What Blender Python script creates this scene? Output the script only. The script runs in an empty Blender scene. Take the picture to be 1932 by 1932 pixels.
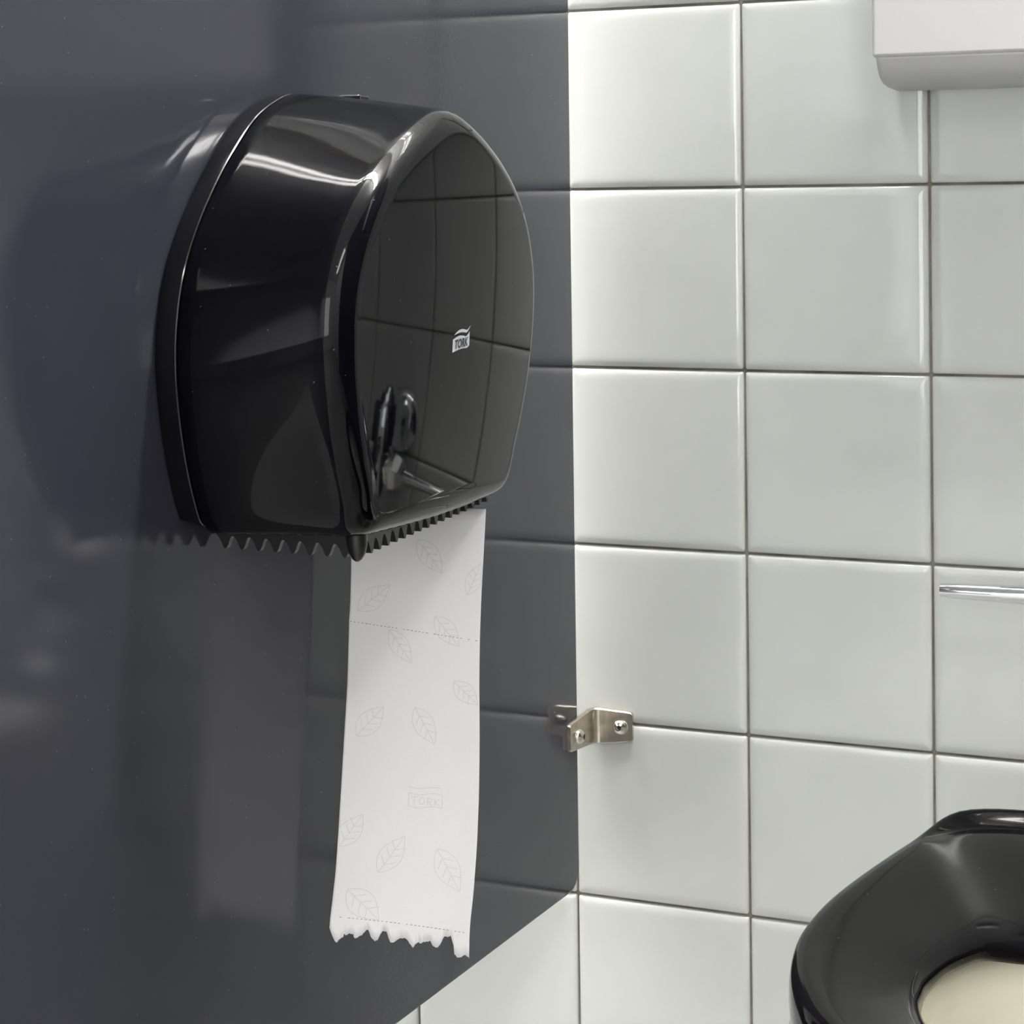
import bpy, math, random
from mathutils import Vector, Matrix

random.seed(7)
SC = bpy.context.scene
COL = SC.collection
T = 0.15                 # one wall tile pitch in metres; scene coordinates below are in tile units
ZF = 5.45                # floor lies 5.45 tiles under the joint used as height zero


def W(p):
    return Vector((p[0] * T, p[1] * T, (p[2] + ZF) * T))


# ------------------------------------------------------------------ camera
cam_data = bpy.data.cameras.new('camera')
cam = bpy.data.objects.new('camera', cam_data)
COL.objects.link(cam)
cam_data.sensor_width = 36.0
cam_data.sensor_fit = 'HORIZONTAL'
cam_data.lens = 4565.5 / 1932 * 36.0
cam_data.shift_x = (966 - 455.32) / 1932
cam_data.shift_y = -(966 - 490.76) / 1932
cam_data.clip_start = 0.02
CR = Vector((0.879982317, 0.474680117, -0.0176042414))
CU = Vector((-0.000534063, 0.0380497442, 0.999275704))
CF = Vector((-0.475006145, 0.879335547, -0.0337366112))
m = Matrix((CR, CU, -CF)).transposed().to_4x4()
m.translation = W((3.8480929, -12.87045017, 0.09372838))
cam.matrix_world = m
SC.camera = cam

# ------------------------------------------------------------------ world, exposure
world = bpy.data.worlds.new('world')
SC.world = world
world.use_nodes = True
world.node_tree.nodes['Background'].inputs[0].default_value = (0.6, 0.65, 0.72, 1)
world.node_tree.nodes['Background'].inputs[1].default_value = 0.0
SC.view_settings.view_transform = 'Standard'
SC.view_settings.look = 'None'
SC.view_settings.exposure = -0.42
SC.view_settings.gamma = 1.0
SC.view_settings.use_curve_mapping = False

# ceiling luminaires: (name, label, centre x, y, size x, size y, strength)
CEIL = 10.75
LIGHTS = [
    ('wall_light', 'twin tube ceiling light along the tiled wall beyond the partition', -3.85, -2.3, 9.3, 0.66, 320.0),
    ('wall_light', 'twin tube ceiling light along the tiled wall over the toilet', 3.45, -2.3, 4.1, 0.66, 385.0),
    ('room_light', 'narrow ceiling light over the room behind the viewer', 7.6, -16.5, 1.6, 7.0, 30.0),
]


# ------------------------------------------------------------------ materials
def mat(name, color, rough=0.5, metal=0.0, ior=1.5, spec=0.5, coat=0.0, emit=None, strength=0.0):
    mt = bpy.data.materials.new(name)
    mt.use_nodes = True
    b = mt.node_tree.nodes['Principled BSDF']
    b.inputs['Base Color'].default_value = (*color, 1)
    b.inputs['Roughness'].default_value = rough
    b.inputs['Metallic'].default_value = metal
    b.inputs['IOR'].default_value = ior
    b.inputs['Specular IOR Level'].default_value = spec
    b.inputs['Coat Weight'].default_value = coat
    if emit:
        b.inputs['Emission Color'].default_value = (*emit, 1)
        b.inputs['Emission Strength'].default_value = strength
    return mt


def noise_bump(mt, scale, strength, dist=0.001, detail=2.0, obj_coords=True):
    nt = mt.node_tree
    b = nt.nodes['Principled BSDF']
    tc = nt.nodes.new('ShaderNodeTexCoord')
    n = nt.nodes.new('ShaderNodeTexNoise')
    n.inputs['Scale'].default_value = scale
    n.inputs['Detail'].default_value = detail
    geo = nt.nodes.new('ShaderNodeNewGeometry')
    nt.links.new(tc.outputs['Object'] if obj_coords else geo.outputs['Position'], n.inputs['Vector'])
    bp = nt.nodes.new('ShaderNodeBump')
    bp.inputs['Strength'].default_value = strength
    bp.inputs['Distance'].default_value = dist
    nt.links.new(n.outputs['Fac'], bp.inputs['Height'])
    if b.inputs['Normal'].is_linked:
        nt.links.new(b.inputs['Normal'].links[0].from_socket, bp.inputs['Normal'])
    nt.links.new(bp.outputs['Normal'], b.inputs['Normal'])
    return n


def noise_color(mt, scale, c1, c2, lo=0.35, hi=0.65, detail=4.0, obj_coords=False):
    nt = mt.node_tree
    b = nt.nodes['Principled BSDF']
    geo = nt.nodes.new('ShaderNodeNewGeometry')
    tc = nt.nodes.new('ShaderNodeTexCoord')
    n = nt.nodes.new('ShaderNodeTexNoise')
    n.inputs['Scale'].default_value = scale
    n.inputs['Detail'].default_value = detail
    nt.links.new(tc.outputs['Object'] if obj_coords else geo.outputs['Position'], n.inputs['Vector'])
    r = nt.nodes.new('ShaderNodeValToRGB')
    r.color_ramp.elements[0].position = lo
    r.color_ramp.elements[1].position = hi
    r.color_ramp.elements[0].color = (*c1, 1)
    r.color_ramp.elements[1].color = (*c2, 1)
    nt.links.new(n.outputs['Fac'], r.inputs['Fac'])
    nt.links.new(r.outputs['Color'], b.inputs['Base Color'])
    return r




def specks(mt, scale, radius, amount, color=(0.5, 0.5, 0.52)):
    nt = mt.node_tree
    b = nt.nodes['Principled BSDF']
    base = tuple(b.inputs['Base Color'].default_value)
    tc = nt.nodes.new('ShaderNodeTexCoord')
    v = nt.nodes.new('ShaderNodeTexVoronoi')
    v.inputs['Scale'].default_value = scale
    nt.links.new(tc.outputs['Object'], v.inputs['Vector'])
    sep = nt.nodes.new('ShaderNodeSeparateColor')
    nt.links.new(v.outputs['Color'], sep.inputs[0])
    mul = nt.nodes.new('ShaderNodeMath')           # radius differs from cell to cell, most cells empty
    mul.operation = 'SUBTRACT'
    nt.links.new(sep.outputs[0], mul.inputs[0])
    mul.inputs[1].default_value = 1.0 - amount
    m2 = nt.nodes.new('ShaderNodeMath')
    m2.operation = 'MULTIPLY'
    nt.links.new(mul.outputs[0], m2.inputs[0])
    m2.inputs[1].default_value = radius / amount
    lt = nt.nodes.new('ShaderNodeMath')
    lt.operation = 'LESS_THAN'
    nt.links.new(v.outputs['Distance'], lt.inputs[0])
    nt.links.new(m2.outputs[0], lt.inputs[1])
    mx = nt.nodes.new('ShaderNodeMix')
    mx.data_type = 'RGBA'
    nt.links.new(lt.outputs[0], mx.inputs[0])
    mx.inputs[6].default_value = base
    mx.inputs[7].default_value = (*color, 1)
    nt.links.new(mx.outputs[2], b.inputs['Base Color'])


M_TILE = mat('glazed_white_tile', (0.60, 0.62, 0.585), 0.06)
noise_color(M_TILE, 9.0, (0.545, 0.56, 0.535), (0.575, 0.59, 0.565))
noise_bump(M_TILE, 9.0, 0.10, 0.0006, 1.0, False)
noise_bump(M_TILE, 420.0, 0.05, 0.0002, 1.0, False)
M_GROUT = mat('grey_grout', (0.20, 0.175, 0.135), 0.9)
noise_color(M_GROUT, 26.0, (0.12, 0.10, 0.075), (0.30, 0.265, 0.22), 0.3, 0.7)
M_PANEL = mat('charcoal_laminate', (0.031, 0.032, 0.044), 0.07, ior=1.33)
noise_bump(M_PANEL, 750.0, 0.06, 0.0003, 2.0)
specks(M_PANEL, 150.0, 0.08, 0.10, (0.085, 0.085, 0.095))
M_CORE = mat('black_laminate_core', (0.008, 0.009, 0.012), 0.45)
M_BLACK = mat('black_gloss_plastic', (0.002, 0.002, 0.003), 0.035, ior=1.27)
noise_bump(M_BLACK, 14.0, 0.035, 0.001, 1.0)
specks(M_BLACK, 230.0, 0.13, 0.14, (0.07, 0.07, 0.075))
M_BLACK2 = mat('black_base_plastic', (0.004, 0.004, 0.005), 0.12)
M_BLADE = mat('black_satin_plastic', (0.008, 0.008, 0.008), 0.32)
M_WHITEINK = mat('white_print', (0.62, 0.63, 0.68), 0.45)
M_BLACKINK = mat('black_print', (0.006, 0.006, 0.008), 0.35)
M_PAPER = mat('tissue_paper', (0.90, 0.89, 0.89), 0.95, spec=0.1)
noise_bump(M_PAPER, 1500.0, 0.25, 0.0003, 2.0)
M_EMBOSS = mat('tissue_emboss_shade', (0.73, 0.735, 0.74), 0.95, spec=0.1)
M_PERF = mat('perforation_gap', (0.30, 0.30, 0.30), 0.95, spec=0.1)
M_STEEL = mat('brushed_nickel', (0.60, 0.55, 0.47), 0.27, 1.0)
noise_color(M_STEEL, 160.0, (0.50, 0.45, 0.37), (0.66, 0.61, 0.53), 0.3, 0.7)
M_SCREW = mat('steel_screw', (0.70, 0.67, 0.60), 0.18, 1.0)
M_DARK = mat('dark_recess', (0.02, 0.018, 0.015), 0.6)
M_CHROME = mat('chrome', (0.86, 0.87, 0.88), 0.03, 1.0)
M_SEAT = mat('black_seat_plastic', (0.004, 0.0037, 0.0042), 0.08, ior=1.12)
noise_bump(M_SEAT, 22.0, 0.05, 0.001, 1.5)
specks(M_SEAT, 200.0, 0.11, 0.14, (0.10, 0.10, 0.10))
M_CERAMIC = mat('white_porcelain', (0.84, 0.82, 0.72), 0.08)
M_BOX = mat('white_abs_plastic', (0.51, 0.51, 0.50), 0.28)
M_FLOOR = mat('grey_floor', (0.07, 0.07, 0.068), 0.35)
noise_color(M_FLOOR, 40.0, (0.27, 0.27, 0.265), (0.33, 0.33, 0.32))
M_CEIL = mat('ceiling_white', (0.8, 0.8, 0.79), 0.9)
M_WALLP = mat('plaster_white', (0.78, 0.78, 0.77), 0.7)
M_FILL_GLOW = mat('fill_panel_glow', (0.8, 0.8, 0.8), 0.4, emit=(0.97, 0.985, 1.0), strength=8.5)  # glow of the added fill source behind the viewer
M_HOUS = mat('lamp_housing', (0.7, 0.7, 0.7), 0.4)


# ------------------------------------------------------------------ helpers
def link(name, mesh, parent=None):
    o = bpy.data.objects.new(name, mesh)
    COL.objects.link(o)
    if parent:
        o.parent = parent
    return o


def meshobj(name, verts, faces, material, parent=None, smooth=True, tiles=True, sharp=None):
    """verts in tile units (tiles=True) or local metres; parent's location is subtracted."""
    me = bpy.data.meshes.new(name)
    vs = [W(v) for v in verts] if tiles else [Vector(v) for v in verts]
    if parent and tiles:
        off = Vector((0, 0, 0))
        p = parent
        while p:
            off += p.location
            p = p.parent
        vs = [v - off for v in vs]
    me.from_pydata([tuple(v) for v in vs], [], faces)
    me.materials.append(material)
    me.validate()
    me.update()
    if smooth:
        for p in me.polygons:
            p.use_smooth = True
        if sharp is not None:
            me.set_sharp_from_angle(angle=math.radians(sharp))
    return link(name, me, parent)


def fix_normals(o):
    import bmesh
    bm = bmesh.new()
    bm.from_mesh(o.data)
    bmesh.ops.recalc_face_normals(bm, faces=bm.faces)
    bm.to_mesh(o.data)
    bm.free()
    return o


def empty(name, loc, label, cat, group=None):
    o = bpy.data.objects.new(name, None)
    o.location = W(loc)
    o.empty_display_size = 0.02
    COL.objects.link(o)
    return tag(o, label, cat, group)


def tag(o, label=None, cat=None, group=None, kind=None):
    if label:
        o['label'] = label
    if cat:
        o['category'] = cat
    if group:
        o['group'] = group
    if kind:
        o['kind'] = kind
    return o


def box_vf(x0, x1, y0, y1, z0, z1):
    v = [(x0, y0, z0), (x1, y0, z0), (x1, y1, z0), (x0, y1, z0),
         (x0, y0, z1), (x1, y0, z1), (x1, y1, z1), (x0, y1, z1)]
    f = [(0, 3, 2, 1), (4, 5, 6, 7), (0, 1, 5, 4), (1, 2, 6, 5), (2, 3, 7, 6), (3, 0, 4, 7)]
    return v, f


def box(name, b, material, parent=None, bevel=0.0, seg=3):
    v, f = box_vf(*b)
    o = meshobj(name, v, f, material, parent, smooth=False)
    if bevel:
        import bmesh
        bm = bmesh.new()
        bm.from_mesh(o.data)
        bmesh.ops.bevel(bm, geom=bm.edges[:], offset=bevel * T, segments=seg, affect='EDGES', profile=0.5)
        for p in bm.faces:
            p.smooth = True
        bm.to_mesh(o.data)
        bm.free()
        wn = o.modifiers.new('normals', 'WEIGHTED_NORMAL')
        wn.weight = 100
    return o


def loft(rings, closed=True, cap0=True, cap1=True):
    """rings: list of equal-length vertex lists -> verts, faces"""
    n = len(rings[0])
    v = [p for r in rings for p in r]
    f = []
    for i in range(len(rings) - 1):
        for j in range(n if closed else n - 1):
            k = (j + 1) % n
            f.append((i * n + j, i * n + k, (i + 1) * n + k, (i + 1) * n + j))
    if cap0:
        f.append(tuple(reversed(range(n))))
    if cap1:
        f.append(tuple(range((len(rings) - 1) * n, len(rings) * n)))
    return v, f


def lathe(name, axis0, axis1, profile, material, parent=None, n=32, sharp=35):
    """profile: list of (t along axis 0..1, radius) in tile units."""
    a, b = Vector(axis0), Vector(axis1)
    d = (b - a)
    dn = d.normalized()
    u = dn.orthogonal().normalized()
    w = dn.cross(u)
    rings = []
    for t, r in profile:
        c = a + d * t
        rings.append([tuple(c + (u * math.cos(2 * math.pi * k / n) + w * math.sin(2 * math.pi * k / n)) * max(r, 1e-4)) for k in range(n)])
    v, f = loft(rings)
    return fix_normals(meshobj(name, v, f, material, parent, True, True, sharp))


def tube(name, pts, rad, material, parent=None, n=16):
    pts = [Vector(p) for p in pts]
    rings = []
    up = Vector((0.123, 0.456, 0.8))
    for i, p in enumerate(pts):
        d = (pts[min(i + 1, len(pts) - 1)] - pts[max(i - 1, 0)]).normalized()
        u = (up - d * up.dot(d)).normalized()
        up = u
        w = d.cross(u)
        r = rad[i] if isinstance(rad, (list, tuple)) else rad
        rings.append([tuple(p + (u * math.cos(2 * math.pi * k / n) + w * math.sin(2 * math.pi * k / n)) * r) for k in range(n)])
    v, f = loft(rings)
    return fix_normals(meshobj(name, v, f, material, parent, True, True, 40))


def catmull(P, per=8, closed=False):
    out = []
    n = len(P)
    rng = range(n) if closed else range(n - 1)
    for i in rng:
        p0 = P[(i - 1) % n] if closed or i > 0 else P[0]
        p1 = P[i]
        p2 = P[(i + 1) % n]
        p3 = P[(i + 2) % n] if closed or i + 2 < n else P[-1]
        for k in range(per):
            t = k / per
            out.append(tuple(0.5 * ((2 * p1[c]) + (-p0[c] + p2[c]) * t + (2 * p0[c] - 5 * p1[c] + 4 * p2[c] - p3[c]) * t * t
                                    + (-p0[c] + 3 * p1[c] - 3 * p2[c] + p3[c]) * t ** 3) for c in range(len(p1))))
    if not closed:
        out.append(tuple(P[-1]))
    return out


def resample(P, n, closed=False):
    Q = list(P) + ([P[0]] if closed else [])
    L = [0.0]
    for a, b in zip(Q, Q[1:]):
        L.append(L[-1] + math.dist(a, b))
    out = []
    i = 0
    cnt = n if closed else n - 1
    for k in range(n):
        s = L[-1] * k / cnt
        while i < len(L) - 2 and L[i + 1] < s:
            i += 1
        t = (s - L[i]) / max(L[i + 1] - L[i], 1e-9)
        out.append(tuple(Q[i][c] + (Q[i + 1][c] - Q[i][c]) * t for c in range(len(Q[i]))))
    return out


# ================================================================== SETTING
XP = -0.90                      # face of the partition panel
RX, LX, FY = 11.5, -12.0, -24.0

floor = tag(box('floor', (LX, RX, FY, 0.4, -ZF - 0.5, -ZF), M_FLOOR), kind='structure')
ceiling = tag(box('ceiling', (LX, RX, FY, 0.4, CEIL, CEIL + 0.5), M_CEIL), kind='structure')
tag(box('wall_left', (LX - 0.5, LX, FY, 0.4, -ZF, CEIL), M_WALLP), kind='structure')
tag(box('wall_right', (RX, RX + 0.5, FY, 0.4, -ZF, CEIL), M_WALLP), kind='structure')
tag(box('wall_front', (LX, RX, FY - 0.5, FY, -ZF, CEIL), M_WALLP), kind='structure')

# unseen glowing panel, added behind the viewer as soft front fill
fill_frame = tag(box('fill_panel_1', (-2.1, 4.5, FY, FY + 0.12, -3.3, 5.3), M_HOUS), kind='structure')
for k in range(2):
    box('fill_pane', (-1.85 + k * 3.15, 1.1 + k * 3.15, FY + 0.10, FY + 0.16, -3.0, 5.0), M_FILL_GLOW, fill_frame)

# tiled back wall: mortar bed plus one object per tile
wall = tag(box('wall_back', (LX, RX, 0.012, 0.4, -ZF, CEIL), M_GROUT), kind='structure')
wall['label'] = 'wall of square glossy white tiles with grey joints'


def tile_rings():
    h = 0.5 - 0.0068
    prof = [(0.0, 0.02), (0.0, -0.002), (0.0025, -0.0075), (0.008, -0.0125), (0.018, -0.0165), (0.034, -0.0192), (0.055, -0.02), (0.09, -0.02)]
    rc = 0.012
    rings = []
    for ins, y in prof:
        r = []
        hh = h - ins
        c = max(rc, 0.004)
        for cx, cz, a0 in ((1, 1, 0), (-1, 1, 90), (-1, -1, 180), (1, -1, 270)):
            for k in range(4):
                a = math.radians(a0 + 30 * k)
                r.append((cx * (hh - c) + c * math.cos(a), y, cz * (hh - c) + c * math.sin(a)))
        rings.append(r)
    return rings


tv, tf = loft(tile_rings(), cap0=False, cap1=True)
tile_me = bpy.data.meshes.new('tile')
tile_me.from_pydata([(x * T, y * T, z * T) for x, y, z in tv], [], [tuple(reversed(f)) for f in tf])
tile_me.materials.append(M_TILE)
for p in tile_me.polygons:
    p.use_smooth = True
tile_me.update()


def tile_at(i, j):
    o = link('tile', tile_me, wall)
    o.location = W((i + 0.5, 0.0, j - 0.5))
    q = 0.0022
    o.rotation_euler = (random.gauss(0, q), 0, random.gauss(0, q))
    return o


near, rest = [], []
for i in range(-12, 12):
    for j in range(-4, 11):
        (near if (-5 <= i <= 6 and -4 <= j <= 5) else rest).append((i, j))
for i, j in near:
    tile_at(i, j)
vs, fs = [], []
for i, j in rest:
    b = len(vs)
    vs += [(x + i + 0.5, y, z + j - 0.5) for x, y, z in tv]
    fs += [tuple(b + k for k in reversed(f)) for f in tf]
tag(meshobj('tile_field', vs, fs, M_TILE, wall), kind='stuff')
# cut tiles over the floor
vs, fs = [], []
for i in range(-12, 12):
    b = len(vs)
    vs += [(x + i + 0.5, y, -5.2 + z * 0.45) for x, y, z in tv]
    fs += [tuple(b + k for k in reversed(f)) for f in tf]
tag(meshobj('cut_tile_row', vs, fs, M_TILE, wall), kind='stuff')

# ================================================================== CEILING LIGHTS
for nm, lab, cx, cy, sx, sy, st in LIGHTS:
    lt = empty(nm, (cx, cy, CEIL), lab, 'light')
    box('housing', (cx - sx / 2 - 0.1, cx + sx / 2 + 0.1, cy - sy / 2 - 0.1, cy + sy / 2 + 0.1, CEIL - 0.16, CEIL - 0.001), M_HOUS, lt)
    me = mat(nm + '_glow', (0.8, 0.8, 0.8), 0.5, emit=(1.0, 0.985, 0.96), strength=st)
    z = CEIL - 0.18
    if sx > sy:                     # two tubes side by side
        w2 = 0.17
        for a, b in ((cy - sy / 2, cy - sy / 2 + w2), (cy + sy / 2 - w2, cy + sy / 2)):
            box('tube', (cx - sx / 2, cx + sx / 2, a, b, z - 0.3, z - 0.02), me, lt)
    else:
        box('diffuser', (cx - sx / 2, cx + sx / 2, cy - sy / 2, cy + sy / 2, z - 0.3, z - 0.02), me, lt)

# ================================================================== PARTITION PANEL
PB, PG, PTH = -3.888, -0.235, 0.087


def rounded_profile():
    r = 0.13
    P = []
    y0, y1, z0, z1 = -9.6, PG, PB, 7.9
    for cy, cz, a0 in ((y1 - r, z0 + r, -90), (y1 - r, z1 - r, 0), (y0 + r, z1 - r, 90), (y0 + r, z0 + r, 180)):
        for k in range(9):
            a = math.radians(a0 + 90 * k / 8)
            P.append((cy + r * math.cos(a), cz + r * math.sin(a), math.cos(a), math.sin(a)))
    return P


P = rounded_profile()
panel = empty('partition_panel', (XP, -4.8, PB), 'charcoal grey laminate partition panel carrying the black paper dispenser', 'partition')
e = 0.016
rings = []
for x, ins in ((XP - PTH, e), (XP - PTH + e, 0), (XP - e, 0), (XP - e * 0.3, e * 0.3), (XP, e)):
    rings.append([(x, y - ins * a, z - ins * b) for y, z, a, b in P])
v, f = loft(rings)
n = len(P)
board = meshobj('board', v, f, M_PANEL, panel, False)
board.data.materials.append(M_CORE)
for k, p in enumerate(board.data.polygons):
    if 0 <= k < 4 * n:
        p.material_index = 1
fix_normals(board)
for p in board.data.polygons:
    p.use_smooth = False

other = empty('partition_panel', (6.2, -4.8, PB), 'matching charcoal partition panel on the other side of the toilet', 'partition')
ob = board.copy()
COL.objects.link(ob)
ob.parent = other
ob.location = (PTH * T, 0, 0)

# ================================================================== PANEL BRACKET
br = empty('wall_bracket', (-0.9, -0.02, -3.05), 'bent nickel bracket joining the dark panel to the tiled wall', 'bracket')
th = 0.022
R = 0.115
xa = XP + 0.001                  # back of the leaf on the panel
R = 0.06
path = []                        # (x, y, nx, ny, zc, half height)
yw = -0.021
for s in (0, 0.06, 0.5, 1):
    y = -0.412 + s * (0.412 + yw - R)
    path.append((xa, y, 1, 0, -3.018 - 0.002 * s, (0.066 if s == 0 else 0.078) + 0.022 * s))
for k in range(1, 11):
    a = math.pi / 2 * k / 10
    path.append((xa + R - R * math.cos(a), yw - R + R * math.sin(a), math.cos(a), -math.sin(a), -3.02, 0.1))
x_end = -0.65
for s in (0.33, 0.66, 0.94, 1.0):
    x = xa + R + s * (x_end - xa - R)
    path.append((x, yw, 0, -1, -3.02 + 0.01 * s, 0.1 - 0.018 * s - (0.012 if s == 1.0 else 0)))
rings = []
for x, y, nx, ny, zc, h in path:
    b = 0.006
    rings.append([(x, y, zc - h), (x + nx * (th - b), y + ny * (th - b), zc - h), (x + nx * th, y + ny * th, zc - h + b),
                  (x + nx * th, y + ny * th, zc + h - b), (x + nx * (th - b), y + ny * (th - b), zc + h), (x, y, zc + h)])
v, f = loft(rings)
fix_normals(meshobj('plate', v, f, M_STEEL, br, True, True, 40))
for pos, nrm in (((xa + th, -0.29, -3.03), (1, 0, 0)), ((-0.722, yw - th, -3.015), (0, -1, 0))):
    p, d = Vector(pos), Vector(nrm)
    sc = lathe('screw', p, p + d * 0.034, [(0, 0.043), (0.25, 0.0425), (0.55, 0.037), (0.8, 0.027), (0.97, 0.0175), (1.0, 0.0165), (0.5, 0.0155), (0.5, 0.0001)], M_SCREW, br, 28, 50)
    lathe('socket', p + d * 0.018, p + d * 0.0195, [(0, 0.0145), (1, 0.0145), (1, 0.0001)], M_DARK, sc, 6, 30)

# ================================================================== TOILET PAPER DISPENSER
XB = -0.97                      # dispenser and paper are drawn with their back at XB, then set at true size on the panel
YC, ZC = -3.62, -0.12
S_HALF = [(0, .452), (.12, .440), (.36, .355), (.58, .205), (.76, .045), (.91, -.125), (1.01, -.29), (1.065, -.47), (1.08, -.65),
          (1.055, -.85), (1.0, -1.06), (.935, -1.215), (.90, -1.275), (.86, -1.312), (.80, -1.33), (.6, -1.338), (.3, -1.342), (0, -1.344)]
F_HALF = [(0, .372), (.12, .358), (.32, .290), (.54, .185), (.73, .060), (.875, -.085), (.965, -.24), (1.01, -.41), (1.005, -.62),
          (.955, -.84), (.885, -1.02), (.81, -1.17), (.785, -1.24), (.745, -1.30), (.67, -1.328), (.45, -1.335), (.22, -1.338), (0, -1.34)]


def full_outline(half, n=220):
    right = catmull(half, 6)
    left = [(-y, z) for y, z in reversed(right)][1:-1]
    return resample(right + left, n, True)


# resample both outlines with the same fractions
NO = 240
SO, FO = full_outline(S_HALF, NO), full_outline(F_HALF, NO)


def dome(y, z):
    return 0.865 - (y * y + (z - ZC) ** 2) / 18.0


def ins(p, d, c=(0, -0.48)):
    dy, dz = p[0] - c[0], p[1] - c[1]
    L = math.hypot(dy, dz)
    return (p[0] - d * dy / L, p[1] - d * dz / L)


disp = empty('toilet_paper_dispenser', (XB, YC, -1.3), 'glossy black jumbo roll toilet paper dispenser on the grey panel', 'dispenser')

# base plate behind the cover
rings = []
for d, off in ((0.0, 0.03), (0.006, 0.012), (0.03, 0.004), (0.1, 0.0), (0.1045, 0.003), (0.1055, 0.035)):
    r = []
    for p in SO:
        q = ins(p, off)
        z = q[1] if q[1] > -1.27 else -1.27 + (q[1] + 1.27) * (0.15 if d < 0.05 else 0.6)
        r.append((XB + d, YC + q[0], z))
    rings.append(r)
v, f = loft(rings)
fix_normals(meshobj('base', v, f, M_BLACK2, disp, True, True, 30))

# cover: drafted wall, fillet, shallow dome
rings = []
d0 = 0.112
FR = 0.115


def lerp(a, b, t):
    return (a[0] + (b[0] - a[0]) * t, a[1] + (b[1] - a[1]) * t)


rings.append([(XB + d0 + 0.002, YC + q[0], q[1]) for q in (ins(p, 0.03) for p in SO)])
rings.append([(XB + d0, YC + q[0], q[1]) for q in (ins(p, 0.006) for p in SO)])
rings.append([(XB + d0 + 0.006, YC + p[0], p[1]) for p in SO])
for t in (0.1, 0.25, 0.42, 0.6, 0.78, 0.92):
    r = []
    for s, q in zip(SO, FO):
        p = lerp(s, q, t ** 1.25)
        e = ins(q, FR)
        ds = dome(*e) - FR * 0.98
        r.append((XB + d0 + 0.006 + (ds - d0 - 0.006) * t, YC + p[0], p[1]))
    rings.append(r)
for k in range(0, 15):
    a = math.pi / 2 * k / 14
    r = []
    for q in FO:
        e = ins(q, FR)
        p = ins(q, FR * (1 - math.cos(a)))
        r.append((XB + dome(*e) - FR * 0.98 + FR * 0.98 * math.sin(a), YC + p[0], p[1]))
    rings.append(r)
for s in (0.985, 0.96, 0.92, 0.86, 0.78, 0.68, 0.56, 0.42, 0.28, 0.14, 0.03):
    r = []
    for q in FO:
        e = ins(q, FR)
        p = (e[0] * s, -0.48 + (e[1] + 0.48) * s)
        r.append((XB + dome(*p), YC + p[0], p[1]))
    rings.append(r)
v, f = loft(rings)
cover = fix_normals(meshobj('cover', v, f, M_BLACK, disp, True, True, 60))


# serrated tear edges under the cover: along the near end and along the front
def comb(name, a, b, top, teeth, depth, lean, thick):
    """a,b: 3D ends of the tooth tip line; teeth hang from a bar reaching up to `top`."""
    a, b, tk = Vector(a), Vector(b), Vector(thick)
    pts = []
    sp = 1.0 / teeth
    pts.append((0.0, depth * 1.0))
    for k in range(teeth):
        for fr, dz in ((0.06, 0.95), (0.18, 0.80), (0.30, 0.50), (0.40, 0.18), (0.46, 0.03), (0.54, 0.0), (0.62, 0.05), (0.72, 0.30), (0.82, 0.70), (0.92, 0.95)):
            pts.append(((k + fr) * sp, depth * dz))
    pts.append((1.0, depth * 1.0))
    vv, ff = [], []
    for sgn in (0, 1):
        for s, dz in pts:
            c = a.lerp(b, s)
            vv.append(tuple(c + Vector((0, 0, dz)) + tk * sgn))
            vv.append(tuple(Vector((c.x + lean[0], c.y + lean[1], top)) + tk * sgn))
    m_ = len(pts)
    for i in range(m_ - 1):
        ff.append((2 * i, 2 * i + 2, 2 * i + 3, 2 * i + 1))
        o_ = 2 * m_
        ff.append((o_ + 2 * i, o_ + 2 * i + 1, o_ + 2 * i + 3, o_ + 2 * i + 2))
        ff.append((2 * i, o_ + 2 * i, o_ + 2 * i + 2, 2 * i + 2))
    ff.append((0, 1, 2 * m_ + 1, 2 * m_))
    ff.append((2 * m_ - 2, 4 * m_ - 2, 4 * m_ - 1, 2 * m_ - 1))
    o = meshobj(name, vv, ff, M_BLADE, disp, False)
    return fix_normals(o)


comb('serrated_edge', (-0.955, -4.238, -1.418), (-0.335, -4.238, -1.426), -1.29, 8, 0.055, (0, 0.0), (0, 0.028, 0))
comb('serrated_edge', (-0.312, -4.23, -1.428), (-0.312, -2.865, -1.366), -1.26, 17, 0.06, (0.0, 0.0), (-0.05, 0, 0))
lathe('corner_tooth', (-0.318, -4.232, -1.30), (-0.318, -4.232, -1.437), [(0, 0.042), (0.5, 0.042), (0.75, 0.034), (0.93, 0.02), (1, 0.008)], M_BLADE, disp, 16, 60)
# key lock on top of the cover
lk = box('lock', (XB + 0.27, XB + 0.40, YC + 0.02, YC + 0.10, 0.415, 0.436), M_BLACK2, disp, 0.006)
box('key_slot', (XB + 0.29, XB + 0.38, YC + 0.035, YC + 0.05, 0.434, 0.440), M_CHROME, lk, 0.002)


# logo: white flag with a wave over it and dark letters
def on_dome(y, z, lift):
    yr = y - YC
    return (XB + dome(yr, z) + lift, y, z)


LY, LZ = -3.625, -0.592         # logo centre on the dome (refined below the flag)


def flat_poly(name, pts, lift, material, parent):
    vv = [on_dome(y, z, lift) for y, z in pts]
    return meshobj(name, vv, [tuple(range(len(vv)))], material, parent, False)


def strip_poly(name, top, bot, lift, material, parent):
    vv = [on_dome(y, z, lift) for y, z in top] + [on_dome(y, z, lift) for y, z in bot]
    k = len(top)
    return meshobj(name, vv, [(i, i + 1, k + i + 1, k + i) for i in range(k - 1)], material, parent, False)


LW = 0.175
NS = 24


def lw(t):
    return LY + (t - 0.5) * LW


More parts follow.
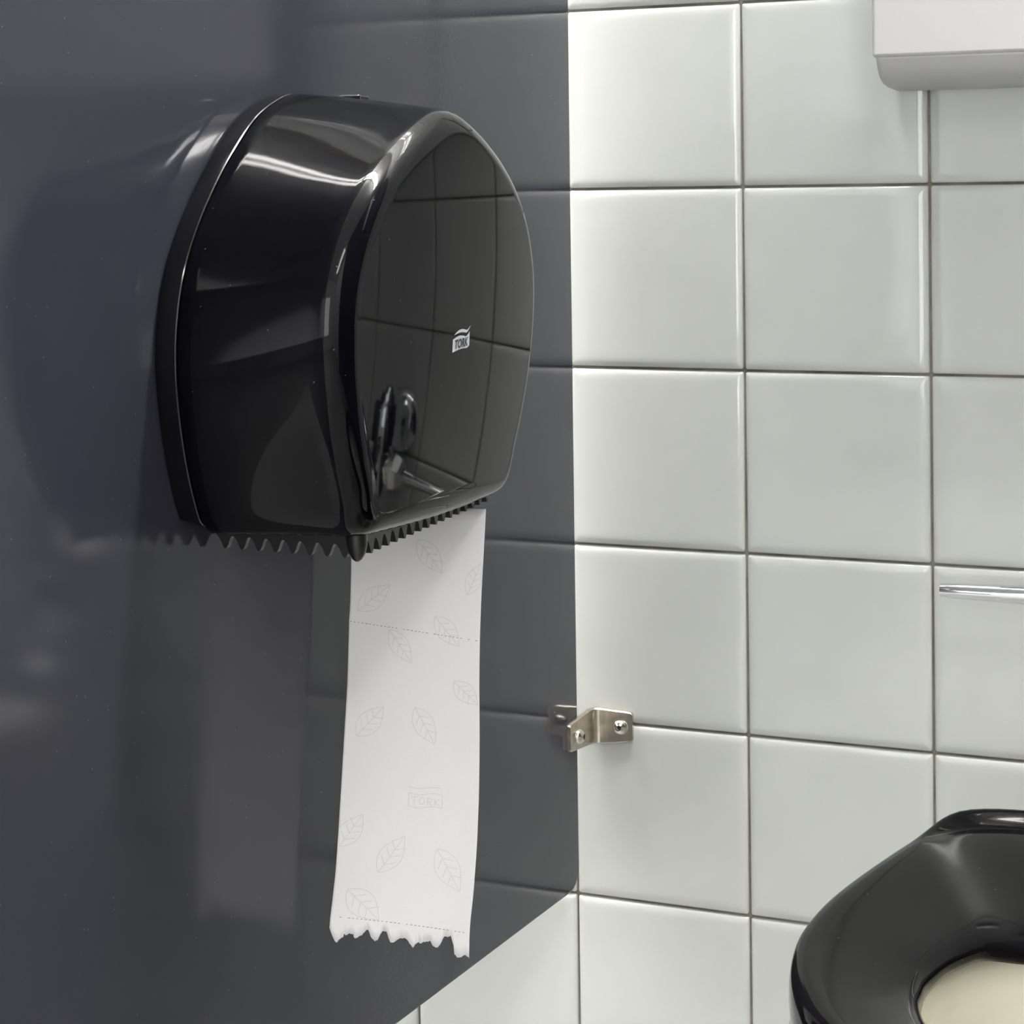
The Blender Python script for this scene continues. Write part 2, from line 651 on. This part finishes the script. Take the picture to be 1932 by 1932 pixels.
def zt(t):      # upper edge of the flag
    return LZ + 0.006 + 0.011 * math.sin(math.pi * min(t / 0.8, 1.0)) + (0.02 * ((t - 0.7) / 0.3) ** 2 if t > 0.7 else 0) + 0.006 * t


tt = [k / NS for k in range(NS + 1)]
flag_top = [(lw(t), zt(t)) for t in tt]
flag_bot = [(lw(t), LZ - 0.043 - 0.004 * (1 - t) ** 2 + 0.005 * math.sin(math.pi * t) + 0.004 * t + (0.012 * ((t - 0.8) / 0.2) ** 2 if t > 0.8 else 0)) for t in tt]
flag = strip_poly('logo_flag', flag_top, flag_bot, 0.0012, M_WHITEINK, cover)
sw_c = [(lw(0.08 + t * 0.98), zt(min(t + 0.03, 1)) + 0.0175 + (0.004 * t)) for t in tt]
strip_poly('logo_wave', [(y, z + 0.0068 * math.sin(math.pi * t) ** 0.7) for (y, z), t in zip(sw_c, tt)],
           [(y, z - 0.0068 * math.sin(math.pi * t) ** 0.7) for (y, z), t in zip(sw_c, tt)], 0.0012, M_WHITEINK, cover)
cu = bpy.data.curves.new('letters', 'FONT')
cu.body = 'TORK'
cu.size = 1.0
cu.offset = 0.035
tmp = bpy.data.objects.new('letters_tmp', cu)
COL.objects.link(tmp)
bpy.context.view_layer.update()
dg = bpy.context.evaluated_depsgraph_get()
tm = bpy.data.meshes.new_from_object(tmp.evaluated_get(dg))
xs = [q.co.x for q in tm.vertices]
ys = [q.co.y for q in tm.vertices]
x0, x1, y0, y1 = min(xs), max(xs), min(ys), max(ys)
LL = []
for q in tm.vertices:
    a = (q.co.x - x0) / (x1 - x0)
    b = (q.co.y - y0) / (y1 - y0)
    t = 0.08 + 0.80 * a + 0.04 * b
    LL.append(on_dome(lw(t), (LZ - 0.034) + 0.006 * a + b * 0.038, 0.003))
meshobj('logo_letters', LL, [tuple(p.vertices) for p in tm.polygons], M_BLACKINK, cover, False)
bpy.data.objects.remove(tmp)
bpy.data.curves.remove(cu)
bpy.data.meshes.remove(tm)

# ================================================================== HANGING PAPER
PAPER_L = [(-0.8697, -3.14, -1.395), (-0.871, -3.14, -1.4667), (-0.8723, -3.1419, -1.5381), (-0.8729, -3.146, -1.6092), (-0.8735, -3.151, -1.6801), (-0.8739, -3.1569, -1.7509), (-0.8739, -3.1635, -1.8215), (-0.8766, -3.1708, -1.8921), (-0.8757, -3.1786, -1.9623), (-0.8742, -3.187, -2.0323), (-0.8724, -3.196, -2.1021), (-0.8704, -3.2055, -2.1717), (-0.8712, -3.2154, -2.2414), (-0.8717, -3.2258, -2.3108), (-0.8719, -3.2367, -2.3801), (-0.8722, -3.248, -2.4491), (-0.8726, -3.2597, -2.518), (-0.8729, -3.2719, -2.5867), (-0.8734, -3.2844, -2.6552), (-0.8739, -3.2973, -2.7235), (-0.8745, -3.3106, -2.7915), (-0.8751, -3.3243, -2.8594), (-0.8755, -3.3384, -2.9271), (-0.8768, -3.3528, -2.9946), (-0.8799, -3.3675, -3.0621), (-0.8834, -3.3827, -3.1294), (-0.8864, -3.3981, -3.1965), (-0.8843, -3.4139, -3.2626), (-0.8806, -3.43, -3.3283), (-0.8766, -3.4464, -3.3936)]
PAPER_R = [(-0.2524, -3.06, -1.3747), (-0.2568, -3.06, -1.4451), (-0.2609, -3.0609, -1.5154), (-0.2644, -3.0629, -1.5855), (-0.2682, -3.0655, -1.6555), (-0.2717, -3.0686, -1.7256), (-0.2748, -3.0721, -1.7955), (-0.2771, -3.076, -1.8653), (-0.2793, -3.0802, -1.935), (-0.2805, -3.0848, -2.0046), (-0.2812, -3.0897, -2.0741), (-0.2817, -3.0949, -2.1435), (-0.2811, -3.1003, -2.2127), (-0.2797, -3.106, -2.2818), (-0.2783, -3.112, -2.3507), (-0.277, -3.1183, -2.4196), (-0.2761, -3.1248, -2.4884), (-0.275, -3.1315, -2.557), (-0.2739, -3.1385, -2.6256), (-0.2742, -3.1457, -2.6942), (-0.2744, -3.1531, -2.7627), (-0.2745, -3.1608, -2.831), (-0.2764, -3.1686, -2.8995), (-0.2791, -3.1767, -2.9679), (-0.2816, -3.1849, -3.0363), (-0.2867, -3.1934, -3.1048), (-0.2928, -3.2021, -3.1734), (-0.294, -3.2109, -3.2412), (-0.2927, -3.22, -3.3086), (-0.2924, -3.2292, -3.376)]
TORN = [(0.0, 0.9103), (0.0309, 0.9329), (0.0564, 0.9425), (0.0741, 0.9345), (0.0985, 0.9287), (0.1026, 0.923), (0.1218, 0.9264), (0.1327, 0.9236), (0.1477, 0.9241), (0.1667, 0.9264), (0.1788, 0.9345), (0.2045, 0.9299), (0.2303, 0.9264), (0.2373, 0.9218), (0.2555, 0.9172), (0.2665, 0.9149), (0.2784, 0.9218), (0.2946, 0.9329), (0.3196, 0.9391), (0.3381, 0.9379), (0.3555, 0.9253), (0.3715, 0.9172), (0.383, 0.9195), (0.398, 0.9195), (0.4101, 0.9287), (0.4303, 0.9437), (0.4747, 0.9391), (0.4856, 0.9356), (0.4988, 0.9322), (0.5304, 0.9345), (0.5517, 0.9386), (0.5651, 0.946), (0.5904, 0.9534), (0.6063, 0.9471), (0.6235, 0.9425), (0.6434, 0.9437), (0.6656, 0.9408), (0.6917, 0.9402), (0.7065, 0.9379), (0.7179, 0.9402), (0.7355, 0.95), (0.7563, 0.9534), (0.7785, 0.9506), (0.8036, 0.9368), (0.8143, 0.9299), (0.8216, 0.9271), (0.8368, 0.9299), (0.8515, 0.9264), (0.8627, 0.9264), (0.8746, 0.9368), (0.8868, 0.95), (0.8935, 0.9655), (0.915, 0.9747), (0.948, 0.9701), (0.9739, 0.9678), (0.9928, 0.9701), (0.9999, 0.9736)]
LEAVES = [((0.0633, 0.2207), (0.3011, 0.1655), 0.16), ((0.4978, 0.0667), (0.6943, 0.1402), 0.152), ((0.3102, 0.2621), (0.4885, 0.3356), 0.136), ((0.6559, 0.2333), (0.8481, 0.2989), 0.144), ((0.898, 0.1862), (0.9864, 0.1172), 0.12), ((0.0921, 0.492), (0.285, 0.4287), 0.168), ((0.5169, 0.431), (0.6699, 0.5126), 0.152), ((0.8094, 0.3747), (0.992, 0.4253), 0.136), ((0.0139, 0.7322), (0.165, 0.6632), 0.16), ((0.2982, 0.7908), (0.4691, 0.7126), 0.168), ((0.709, 0.7391), (0.9004, 0.8299), 0.176), ((0.096, 0.8264), (0.3398, 0.8943), 0.184)]
PERF = [((0.0, 0.8839), (1.0045, 0.9195)), ((0.004, 0.2437), (0.992, 0.2862))]
MARK = [(0.4846, 0.6011), (0.7304, 0.6506)]



def paper_pt(s, t, lift=0.0):
    k = min(max(t, 0), 0.99999) * (len(PAPER_L) - 1)
    i = int(k)
    fr = k - i
    a = Vector(PAPER_L[i]).lerp(Vector(PAPER_L[i + 1]), fr)
    b = Vector(PAPER_R[i]).lerp(Vector(PAPER_R[i + 1]), fr)
    p = a.lerp(b, s)
    p.y += 0.018 * math.sin(math.pi * s) * (0.3 + t) + 0.006 * math.sin(9 * t + 3 * s)
    p.y -= lift
    return tuple(p)


def jag(s):
    for (a, b), (c, d) in zip(TORN, TORN[1:]):
        if a <= s <= c:
            return b + (d - b) * (s - a) / max(c - a, 1e-6)
    return TORN[-1][1]


cols = []
for s in sorted([min(a, 1.0) for a, b in TORN] + [k / 70 for k in range(71)]):
    if not cols or s - cols[-1] > 0.0035:
        cols.append(s)
cols[-1] = 1.0
rows = 46
vv, ff = [], []
for s in cols:
    tb = jag(s) + random.uniform(-0.0016, 0.0016)
    for r in range(rows):
        q = r / (rows - 1)
        vv.append(paper_pt(s, tb * q))
for i in range(len(cols) - 1):
    for r in range(rows - 1):
        ff.append((i * rows + r, i * rows + r + 1, (i + 1) * rows + r + 1, (i + 1) * rows + r))
paper = empty('toilet_paper', (-0.57, -3.1, -1.4), 'white embossed toilet paper strip with torn end hanging from the black dispenser', 'toilet paper')
sheet = fix_normals(meshobj('sheet', vv, ff, M_PAPER, paper, True))
md = sheet.modifiers.new('thickness', 'SOLIDIFY')
md.thickness = 0.0004
nt = M_PAPER.node_tree
tr = nt.nodes.new('ShaderNodeBsdfTranslucent')
tr.inputs['Color'].default_value = (0.88, 0.88, 0.88, 1)
mx = nt.nodes.new('ShaderNodeMixShader')
mx.inputs[0].default_value = 0.15
outn = nt.nodes['Material Output']
nt.links.new(nt.nodes['Principled BSDF'].outputs[0], mx.inputs[1])
nt.links.new(tr.outputs[0], mx.inputs[2])
nt.links.new(mx.outputs[0], outn.inputs['Surface'])

ASP = 870 / 250                 # t-span of the strip over its width


def ribbon(name, lines, width, material, parent, lift=0.004):
    vv, ff = [], []
    for ln in lines:
        ln = [q for q in ln if 0.004 < q[0] < 0.996 and q[1] < jag(min(max(q[0], 0), 1)) - 0.002]
        for (a, b), (c, d) in zip(ln, ln[1:]):
            dx, dy = c - a, (d - b) * ASP
            L = math.hypot(dx, dy)
            if L < 1e-6 or L > 0.25:
                continue
            nx, ny = -dy / L * width / 2, dx / L * width / 2 / ASP
            k = len(vv)
            vv += [paper_pt(a + nx, b + ny, lift), paper_pt(c + nx, d + ny, lift), paper_pt(c - nx, d - ny, lift), paper_pt(a - nx, b - ny, lift)]
            ff.append((k, k + 1, k + 2, k + 3))
    if vv:
        return meshobj(name, vv, ff, material, parent, False)


for (a, b), (c, d), w in LEAVES:
    ax, ay, cx_, cy_ = a, b * ASP, c, d * ASP
    dx, dy = cx_ - ax, cy_ - ay
    L = math.hypot(dx, dy)
    ux, uy = dx / L, dy / L

    def lp(u, q):
        return (ax + ux * L * u - uy * q, (ay + uy * L * u + ux * q) / ASP)

    lines = []
    for sg in (-1, 1):
        lines.append([lp(k / 16, sg * w * 0.5 * math.sin(math.pi * (k / 16) ** 0.85)) for k in range(17)])
    lines.append([lp(k / 10 * 0.95, 0.0) for k in range(11)])
    for u0 in (0.22, 0.42, 0.62):
        for sg in (-1, 1):
            lines.append([lp(u0 + 0.16 * k / 4, sg * w * 0.36 * k / 4) for k in range(5)])
    ribbon('leaf_motif', lines, 0.0045, M_EMBOSS, sheet)
for (a, b), (c, d) in PERF:
    lines = []
    nseg = 34
    for k in range(nseg):
        if random.random() < 0.12:
            continue
        f0, f1 = (k + 0.2) / nseg, (k + 0.2 + random.uniform(0.35, 0.62)) / nseg
        lines.append([(a + (c - a) * f0, b + (d - b) * f0), (a + (c - a) * f1, b + (d - b) * f1)])
    ribbon('perforation', lines, 0.005, M_PERF, sheet)
(a, b), (c, d) = MARK


def mk(u, q):
    return (a + (c - a) * u, b + (d - b) * (q + 0.25 * u * 0.6))


lines = [[mk(k / 12, 0.05 + 0.06 * math.sin(6 * k / 12)) for k in range(13)],
         [mk(k / 12, 0.32 + 0.06 * math.sin(6 * k / 12)) for k in range(13)],
         [mk(k / 12, 0.90 + 0.06 * math.sin(6 * k / 12)) for k in range(13)],
         [mk(0, 0.32 + 0.58 * k / 4) for k in range(5)], [mk(1, 0.30 + 0.58 * k / 4) for k in range(5)],
         [mk(0.08, 0.48), mk(0.26, 0.48)], [mk(0.17, 0.48), mk(0.17, 0.8)],
         [mk(0.40 + 0.08 * math.cos(k), 0.64 + 0.15 * math.sin(k)) for k in [q * math.pi / 5 for q in range(11)]],
         [mk(0.56, 0.8), mk(0.56, 0.48), mk(0.68, 0.5), mk(0.68, 0.62), mk(0.57, 0.64), mk(0.70, 0.8)],
         [mk(0.78, 0.48), mk(0.78, 0.8)], [mk(0.92, 0.48), mk(0.79, 0.64), mk(0.93, 0.8)]]
ribbon('embossed_mark', lines, 0.0045, M_EMBOSS, sheet)



def seat_on_panel(o, k=0.9855):
    c = o.location / T
    c.z -= ZF
    o.scale = (k, k, k)
    o.location = W((c.x * k + 0.0558, c.y * k - 0.1866, c.z * k + 0.0014))


seat_on_panel(disp)
seat_on_panel(paper)

# ================================================================== TOILET
TX, SZ = 2.66, -2.65
SEAT_HALF = [(0, -2.37), (.55, -2.375), (.82, -2.395), (.97, -2.46), (1.045, -2.59), (1.09, -2.85), (1.145, -3.28), (1.185, -3.68), (1.20, -3.99),
             (1.19, -4.30), (1.155, -4.55), (1.10, -4.78), (1.02, -5.0), (.89, -5.26), (.70, -5.49), (.46, -5.66), (.22, -5.75), (0, -5.78)]
HOLE_HALF = [(0, -3.62), (.28, -3.645), (.48, -3.73), (.60, -3.86), (.655, -4.02), (.69, -4.2), (.705, -4.4), (.695, -4.55), (.665, -4.72),
             (.59, -4.92), (.47, -5.10), (.28, -5.24), (.12, -5.29), (0, -5.30)]


def ring_xy(half, n):
    r = catmull(half, 6)
    return resample(r + [(-x, y) for x, y in reversed(r)][1:-1], n, True)


NT = 160
SOut, SHole = ring_xy(SEAT_HALF, NT), ring_xy(HOLE_HALF, NT)
toilet = empty('toilet', (TX, -3.6, -ZF), 'white toilet bowl with a glossy black seat in front of the tiles', 'toilet')
# seat cross-section from outer lower edge over the crest to the hole edge: (fraction outer->hole, height)
sec = [(0.03, -0.17), (0.006, -0.15), (0.0, -0.11), (0.003, -0.06), (0.012, -0.028), (0.022, -0.012), (0.035, -0.003), (0.05, 0.002), (0.065, 0.006), (0.08, 0.008),
       (0.095, 0.0105), (0.11, 0.0125), (0.125, 0.013), (0.15, 0.013), (0.18, 0.012), (0.24, 0.007), (0.30, 0.002), (0.45, -0.013), (0.60, -0.030),
       (0.74, -0.046), (0.85, -0.060), (0.92, -0.073), (0.965, -0.092), (0.99, -0.12), (1.0, -0.16), (0.985, -0.19), (0.95, -0.195)]
rings = []
for fr, h in sec:
    r = []
    for o_, i_ in zip(SOut, SHole):
        y = o_[1] + (i_[1] - o_[1]) * fr
        x = o_[0] + (i_[0] - o_[0]) * fr
        back = max(0.0, min(1.0, (y + 4.2) / 1.6))
        hh = h * (0.75 + 0.55 * back) if h < 0 and fr > 0.12 else h
        w = max(0.0, min(1.0, (o_[1] + 3.0) / 0.6))             # low rim along the rear edge
        w = w * w * (3 - 2 * w)
        u = max(0.0, min(1.0, (fr - 0.035) / 0.085))
        r.append((TX + x, y, SZ + hh + w * (0.03 - 0.072 * u * u * (3 - 2 * u))))
    rings.append(r)
rings.append(rings[0])
v, f = loft(rings, cap0=False, cap1=False)
fix_normals(meshobj('seat', v, f, M_SEAT, toilet, True, True, 70))


def sc(P_, k, dy=0.0, cy=-4.0):
    return [(x * k, cy + (y - cy) * k + dy) for x, y in P_]


rings = []
for k, dy, z, P_ in ((0.40, 0.75, -ZF, SOut), (0.42, 0.75, -5.0, SOut), (0.46, 0.6, -4.5, SOut), (0.60, 0.35, -4.0, SOut), (0.82, 0.12, -3.5, SOut), (0.95, 0.03, -3.15, SOut),
                     (0.99, 0, -2.98, SOut), (1.005, 0, -2.90, SOut), (0.995, 0, -2.855, SOut), (0.96, 0, -2.84, SOut),
                     (1.32, 0, -2.845, SHole), (1.20, 0, -2.87, SHole), (1.17, 0, -2.92, SHole), (1.18, 0, -3.02, SHole), (1.21, 0, -3.06, SHole), (1.13, 0, -3.3, SHole), (0.92, 0.05, -3.65, SHole), (0.6, 0.1, -3.95, SHole),
                     (0.4, 0.12, -4.15, SHole)):
    rings.append([(TX + x, y, z) for x, y in sc(P_, k, dy, -4.0 if P_ is SOut else -4.5)])
v, f = loft(rings)
fix_normals(meshobj('bowl', v, f, M_CERAMIC, toilet, True, True, 70))
# rear deck with hinge posts
box('rear_deck', (TX - 0.85, TX + 0.85, -2.75, -1.3, -3.3, -2.86), M_CERAMIC, toilet, 0.12, 5)
for s in (-1, 1):
    lathe('hinge', (TX + s * 0.5, -2.28, -2.87), (TX + s * 0.5, -2.28, -2.69), [(0, 0.11), (0.8, 0.11), (1, 0.08)], M_CHROME, toilet, 20)

# ================================================================== FLUSH VALVE (its lever reaches into view)
VX, VY, VZ = 2.34, -0.49, -2.05
fv = empty('flush_valve', (VX, -0.02, VZ), 'chrome flush lever pointing left across the tiles above the seat', 'flush valve')
lathe('valve_body', (VX, VY, -2.42), (VX, VY, -1.42), [(0, 0.12), (0.12, 0.12), (0.14, 0.15), (0.3, 0.17), (0.5, 0.17), (0.52, 0.155), (0.56, 0.155), (0.58, 0.21), (0.85, 0.22), (0.9, 0.20), (0.905, 0.14), (0.96, 0.13), (0.965, 0.075), (1.0, 0.07)], M_CHROME, fv, 40, 30)
lathe('supply_pipe', (VX, VY, -1.75), (VX, -0.02, -1.75), [(0, 0.09), (1, 0.09)], M_CHROME, fv, 24)
lathe('flange', (VX, -0.13, -1.75), (VX, -0.02, -1.75), [(0, 0.10), (0.3, 0.20), (0.7, 0.25), (1, 0.26)], M_CHROME, fv, 36)
lathe('lever_socket', (VX - 0.12, VY, VZ), (VX - 0.42, VY, VZ), [(0, 0.13), (0.35, 0.13), (0.4, 0.155), (0.6, 0.15), (0.85, 0.11), (1, 0.07)], M_CHROME, fv, 6, 30)
tube('lever', [(VX - 0.38 + (1.148 - VX + 0.38) * k / 12, VY - 0.0, VZ + 0.002 - 0.002 * k / 12) for k in range(13)],
     [0.060 - 0.0205 * min(1.0, k / 11) if k < 12 else 0.034 for k in range(13)], M_CHROME, fv, 24)
tube('flush_tube', [(VX, VY, -2.40), (VX, VY, -2.62), (VX + 0.02, VY - 0.06, -2.78), (VX + 0.05, VY - 0.2, -2.9), (VX + 0.1, VY - 0.55, -2.98), (VX + 0.12, VY - 0.78, -2.99)], 0.095, M_CHROME, fv, 20)

# ================================================================== WHITE WALL DISPENSER
wb = empty('wall_dispenser', (1.8, -0.02, 0.5), 'white plastic dispenser box fixed to the tiled wall at upper right', 'dispenser')
box('housing', (0.825, 3.0, -0.50, -0.021, 0.648, 3.2), M_BOX, wb, 0.022, 4)
prof = [(-0.485, 0.66), (-0.49, 0.642), (-0.482, 0.626), (-0.462, 0.59), (-0.42, 0.55), (-0.34, 0.517), (-0.23, 0.499), (-0.12, 0.492), (-0.04, 0.49), (-0.022, 0.49), (-0.022, 0.66)]
rings = []
for x, k in ((0.838, 0.90), (0.842, 0.965), (0.855, 0.995), (0.875, 1.0), (2.95, 1.0), (2.985, 0.96)):
    rings.append([(x, -0.022 + (y + 0.022) * k, 0.66 + (z - 0.66) * k) for y, z in prof])
v, f = loft(rings)
fix_normals(meshobj('tray', v, f, M_BOX, wb, True, True, 40))
